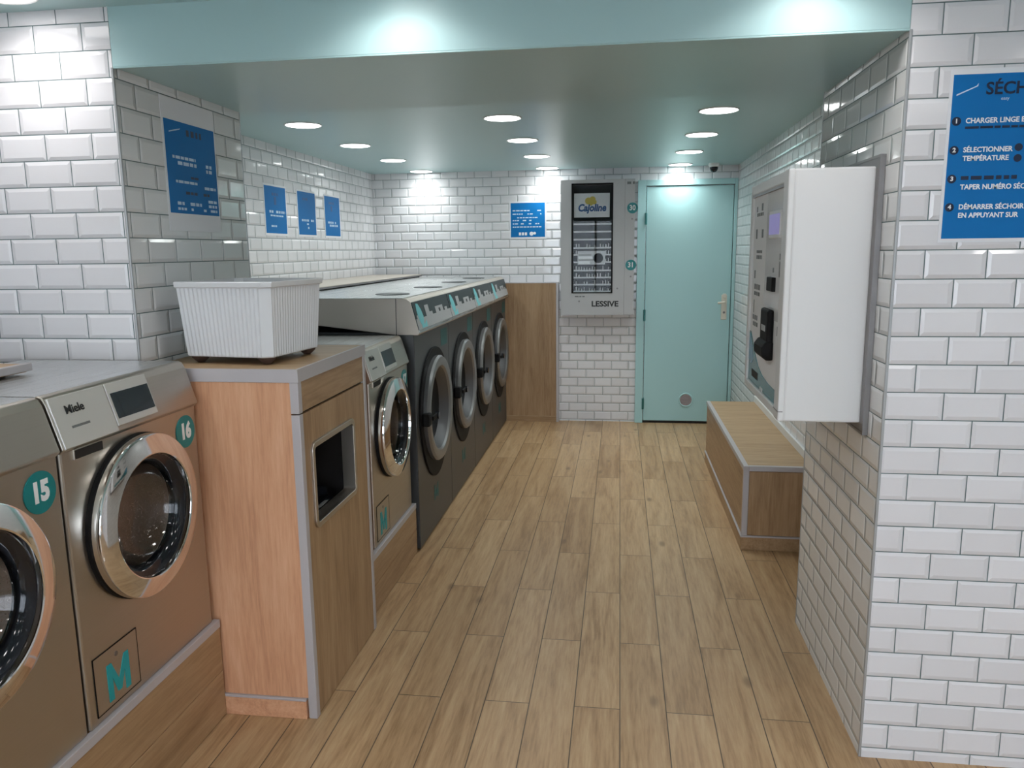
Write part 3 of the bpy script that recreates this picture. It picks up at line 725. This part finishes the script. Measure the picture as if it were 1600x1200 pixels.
# ------------------------------------------------------------------ security camera
t = thing('security_camera', 'small white dome security camera on ceiling above door', 'camera', (.775, 6.90, ZC), 0)
MB().lathe([(.045, .0), (.046, -.012), (.040, -.026), (.033, -.030), (0, -.030)], 'z', (0, 0, 0), 32).build('base', 'white_metal', t, smooth=40)
MB().lathe([(.033, -.030), (.034, -.044), (.028, -.060), (.016, -.071), (0., -.075)], 'z', (0, 0, 0), 32).build('dome', 'black_gloss', t, smooth=60)

# ------------------------------------------------------------------ bench
t = thing('storage_bench', 'low wooden bench with grey edges along right wall', 'bench', (.650, 5.77, 0), -PI / 2)
BL, BD, BH = 1.765, .347, .455
MB().box(.008, BL - .008, .010, BD, .0, BH - .020).build('carcass', 'oak_x', t)
MB().box(.0, BL + .004, -.004, BD, .0, .070).build('skirting', 'oak_x', t, bevel=.002)
MB().box(-.002, BL + .006, -.006, BD, .070, .079).build('skirting_edge', 'trim', t, bevel=.002)
MB().box(.006, BL - .03, .003, .012, .081, BH - .030).build('front_panel', 'oak_x', t)
MB().box(BL - .010, BL - .003, .03, BD, .081, BH - .030).build('end_panel', 'oak', t)
MB().box(BL - .028, BL, .0, .028, .079, BH - .024).build('corner_profile', 'trim', t, bevel=.002)
sp = MB().box(.004, BL - .004, .006, BD, BH - .024, BH).build('seat', 'top_wood', t)
s = MB().box(0, BL + .002, -.002, .024, BH - .026, BH + .001).box(BL - .022, BL + .002, .024, BD, BH - .026, BH + .001)
s.build('seat_edge', 'trim', sp, bevel=.002)

# ------------------------------------------------------------------ payment terminal on the right pillar (faces -x)
t = thing('payment_terminal', 'white payment terminal box with screen and card reader on right pillar', 'payment terminal', (PX_R - .0005, 3.165, 1.030), -PI / 2)
# local: x 0..TW runs from far to near, y: 0 at the pillar face, negative towards the room
TW, TH, TD = .695, .772, .256
s = MB().box(0, TW, -TD + .014, -.012, 0, TH)
s.build('housing', 'white_metal', t, bevel=.006)
# front bezel as a frame
s = MB().box(0, .035, -TD, -TD + .016, .0, TH).box(TW - .072, TW, -TD - .004, -TD + .016, .0, TH).box(.035, TW - .072, -TD, -TD + .016, TH - .038, TH).box(.035, TW - .072, -TD, -TD + .016, 0, .030)
bz = s.build('front_bezel', 'white_metal', t, bevel=.005)
MB().box(TW - .075, TW + .001, -TD - .005, -TD + .010, .030, .033).build('bezel_gap', 'frame_grey', bz)
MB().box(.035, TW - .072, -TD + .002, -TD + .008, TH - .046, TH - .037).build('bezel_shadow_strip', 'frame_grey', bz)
F0 = -TD + .010
fp = MB().box(.035, TW - .072, F0, F0 + .006, .030, TH - .038).build('fascia', 'fascia', t)
MB().box(.30, TW - .072, F0 - .001, F0 + .002, .30, TH - .040).build('gloss_strip', 'fascia_gloss', fp)
TX = lambda y: 3.165 - y
TZ = lambda z: z - 1.030
sc = MB().box(TX(2.79), TX(2.60), F0 - .008, F0, TZ(1.600), TZ(1.690)).build('screen_bezel', 'white_metal', fp, bevel=.003)
MB().box(TX(2.778), TX(2.612), F0 - .0095, F0 - .006, TZ(1.612), TZ(1.678)).build('screen', 'screen_lilac', sc)
MB().box(TX(2.760), TX(2.665), F0 - .014, F0 + .001, TZ(1.425), TZ(1.472)).build('coin_slot', 'black', fp, bevel=.003)
rd = MB().box(TX(2.80), TX(2.665), F0 - .022, F0, TZ(1.235), TZ(1.365)).build('card_reader', 'black', fp, bevel=.008)
MB().prism([(F0 - .024, TZ(1.26)), (F0 - .038, TZ(1.240)), (F0 - .038, TZ(1.212)), (F0 - .022, TZ(1.195)), (F0, TZ(1.195)), (F0, TZ(1.26))], 'x', TX(2.815), TX(2.66)).build('reader_mouth', 'black', rd, bevel=.006)
MB().box(TX(2.77), TX(2.70), F0 - .0232, F0 - .021, TZ(1.29), TZ(1.31)).build('reader_label', 'console_pale', rd)
# teal wave at the foot of the fascia
wv = [(.036, TZ(1.252)), (.060, TZ(1.250)), (.10, TZ(1.225)), (.16, TZ(1.180)), (.24, TZ(1.140)), (.33, TZ(1.118)), (.44, TZ(1.108)), (.55, TZ(1.106)), (TW - .073, TZ(1.105)), (TW - .073, .031), (.036, .031)]
MB().prism(wv, 'y', F0 - .0016, F0 + .001).build('teal_wave', 'wave_teal', fp)
wv2 = [(.037, TZ(1.245)), (.060, TZ(1.240)), (.10, TZ(1.205)), (.14, TZ(1.150)), (.10, TZ(1.130)), (.037, TZ(1.140))]
MB().prism(wv2, 'y', F0 - .0022, F0 + .001).build('blue_wave', 'wave_blue', fp)
MB().box(TX(3.045), TX(2.92), F0 - .0028, F0, TZ(1.085), TZ(1.112)).build('dark_label', 'ink_black', fp)
s = MB(); words(s, TX(2.86), TX(2.80), TZ(1.068), .014, F0 - .0026, 1.); s.build('white_mark', 'white_print', fp)
for x0, x1, z, h in ((.09, .22, TZ(1.69), .012), (.08, .11, TZ(1.71), .02), (.18, .22, TZ(1.715), .026), (.08, .11, TZ(1.62), .035), (.20, .24, TZ(1.62), .03), (.11, .22, TZ(1.555), .01), (.11, .22, TZ(1.535), .014), (.08, .10, TZ(1.47), .03), (.09, .22, TZ(1.425), .02), (.09, .22, TZ(1.40), .014), (.09, .10, TZ(1.35), .05), (.08, .18, TZ(1.31), .018), (.09, .19, TZ(1.285), .016)):
    s = MB(); words(s, x0, x1, z, h, F0 - .0003, 1., .018, .04); s.build('printed_guide', 'ink_grey', fp)
s = MB()
for x, z, h in ((.545, TZ(1.54), .02), (.545, TZ(1.50), .05), (.44, TZ(1.495), .016), (.555, TZ(1.30), .03), (.565, TZ(1.20), .02), (.565, TZ(1.16), .02)): s.box(x, x + .022, F0 - .0015, F0 + .001, z - h / 2, z + h / 2)
s.build('small_marks', 'ink_grey', fp)
# steel surround on the wall
fr = MB().box(-.012, TW + .038, -.016, -.0005, -.030, -.022).box(-.012, TW + .038, -.016, -.0005, TH + .022, TH + .030).box(-.012, -.004, -.016, -.0005, -.022, TH + .022).box(TW + .028, TW + .038, -.016, -.0005, -.022, TH + .022).build('wall_frame', 'frame_grey', t)
MB().box(-.004, TW + .028, -.0145, -.001, -.022, TH + .022).build('back_plate', 'frame_grey', t)

# ------------------------------------------------------------------ daylight behind the camera
wd = bpy.data.worlds.new('street_daylight'); SC.world = wd; wd.use_nodes = True
bg = wd.node_tree.nodes['Background']; bg.inputs['Color'].default_value = (.80, .88, 1., 1); bg.inputs['Strength'].default_value = 6.

# ------------------------------------------------------------------ camera
yaw, pitch, roll = -0.138660033, -0.170723017, -0.0119367532
cy, sy, cp2, sp2, cr, sr_ = math.cos(yaw), math.sin(yaw), math.cos(pitch), math.sin(pitch), math.cos(roll), math.sin(roll)
f = Vector((sy * cp2, cy * cp2, sp2)); rt = Vector((cy, -sy, 0)); up = rt.cross(f)
r2 = cr * rt + sr_ * up; u2 = -sr_ * rt + cr * up
cam = bpy.data.cameras.new('camera'); cam.sensor_width = 36.; cam.sensor_fit = 'HORIZONTAL'
cam.lens = 1209.438 / 1600 * 36.; cam.clip_start = .02
co = bpy.data.objects.new('camera', cam); COL.objects.link(co)
co.matrix_world = Matrix(((r2.x, u2.x, -f.x, 0.), (r2.y, u2.y, -f.y, 0.), (r2.z, u2.z, -f.z, 1.57), (0, 0, 0, 1)))
SC.camera = co
vs = SC.view_settings
vs.view_transform = 'Standard'; vs.look = 'None'; vs.gamma = 1.; vs.use_curve_mapping = False; vs.exposure = .12
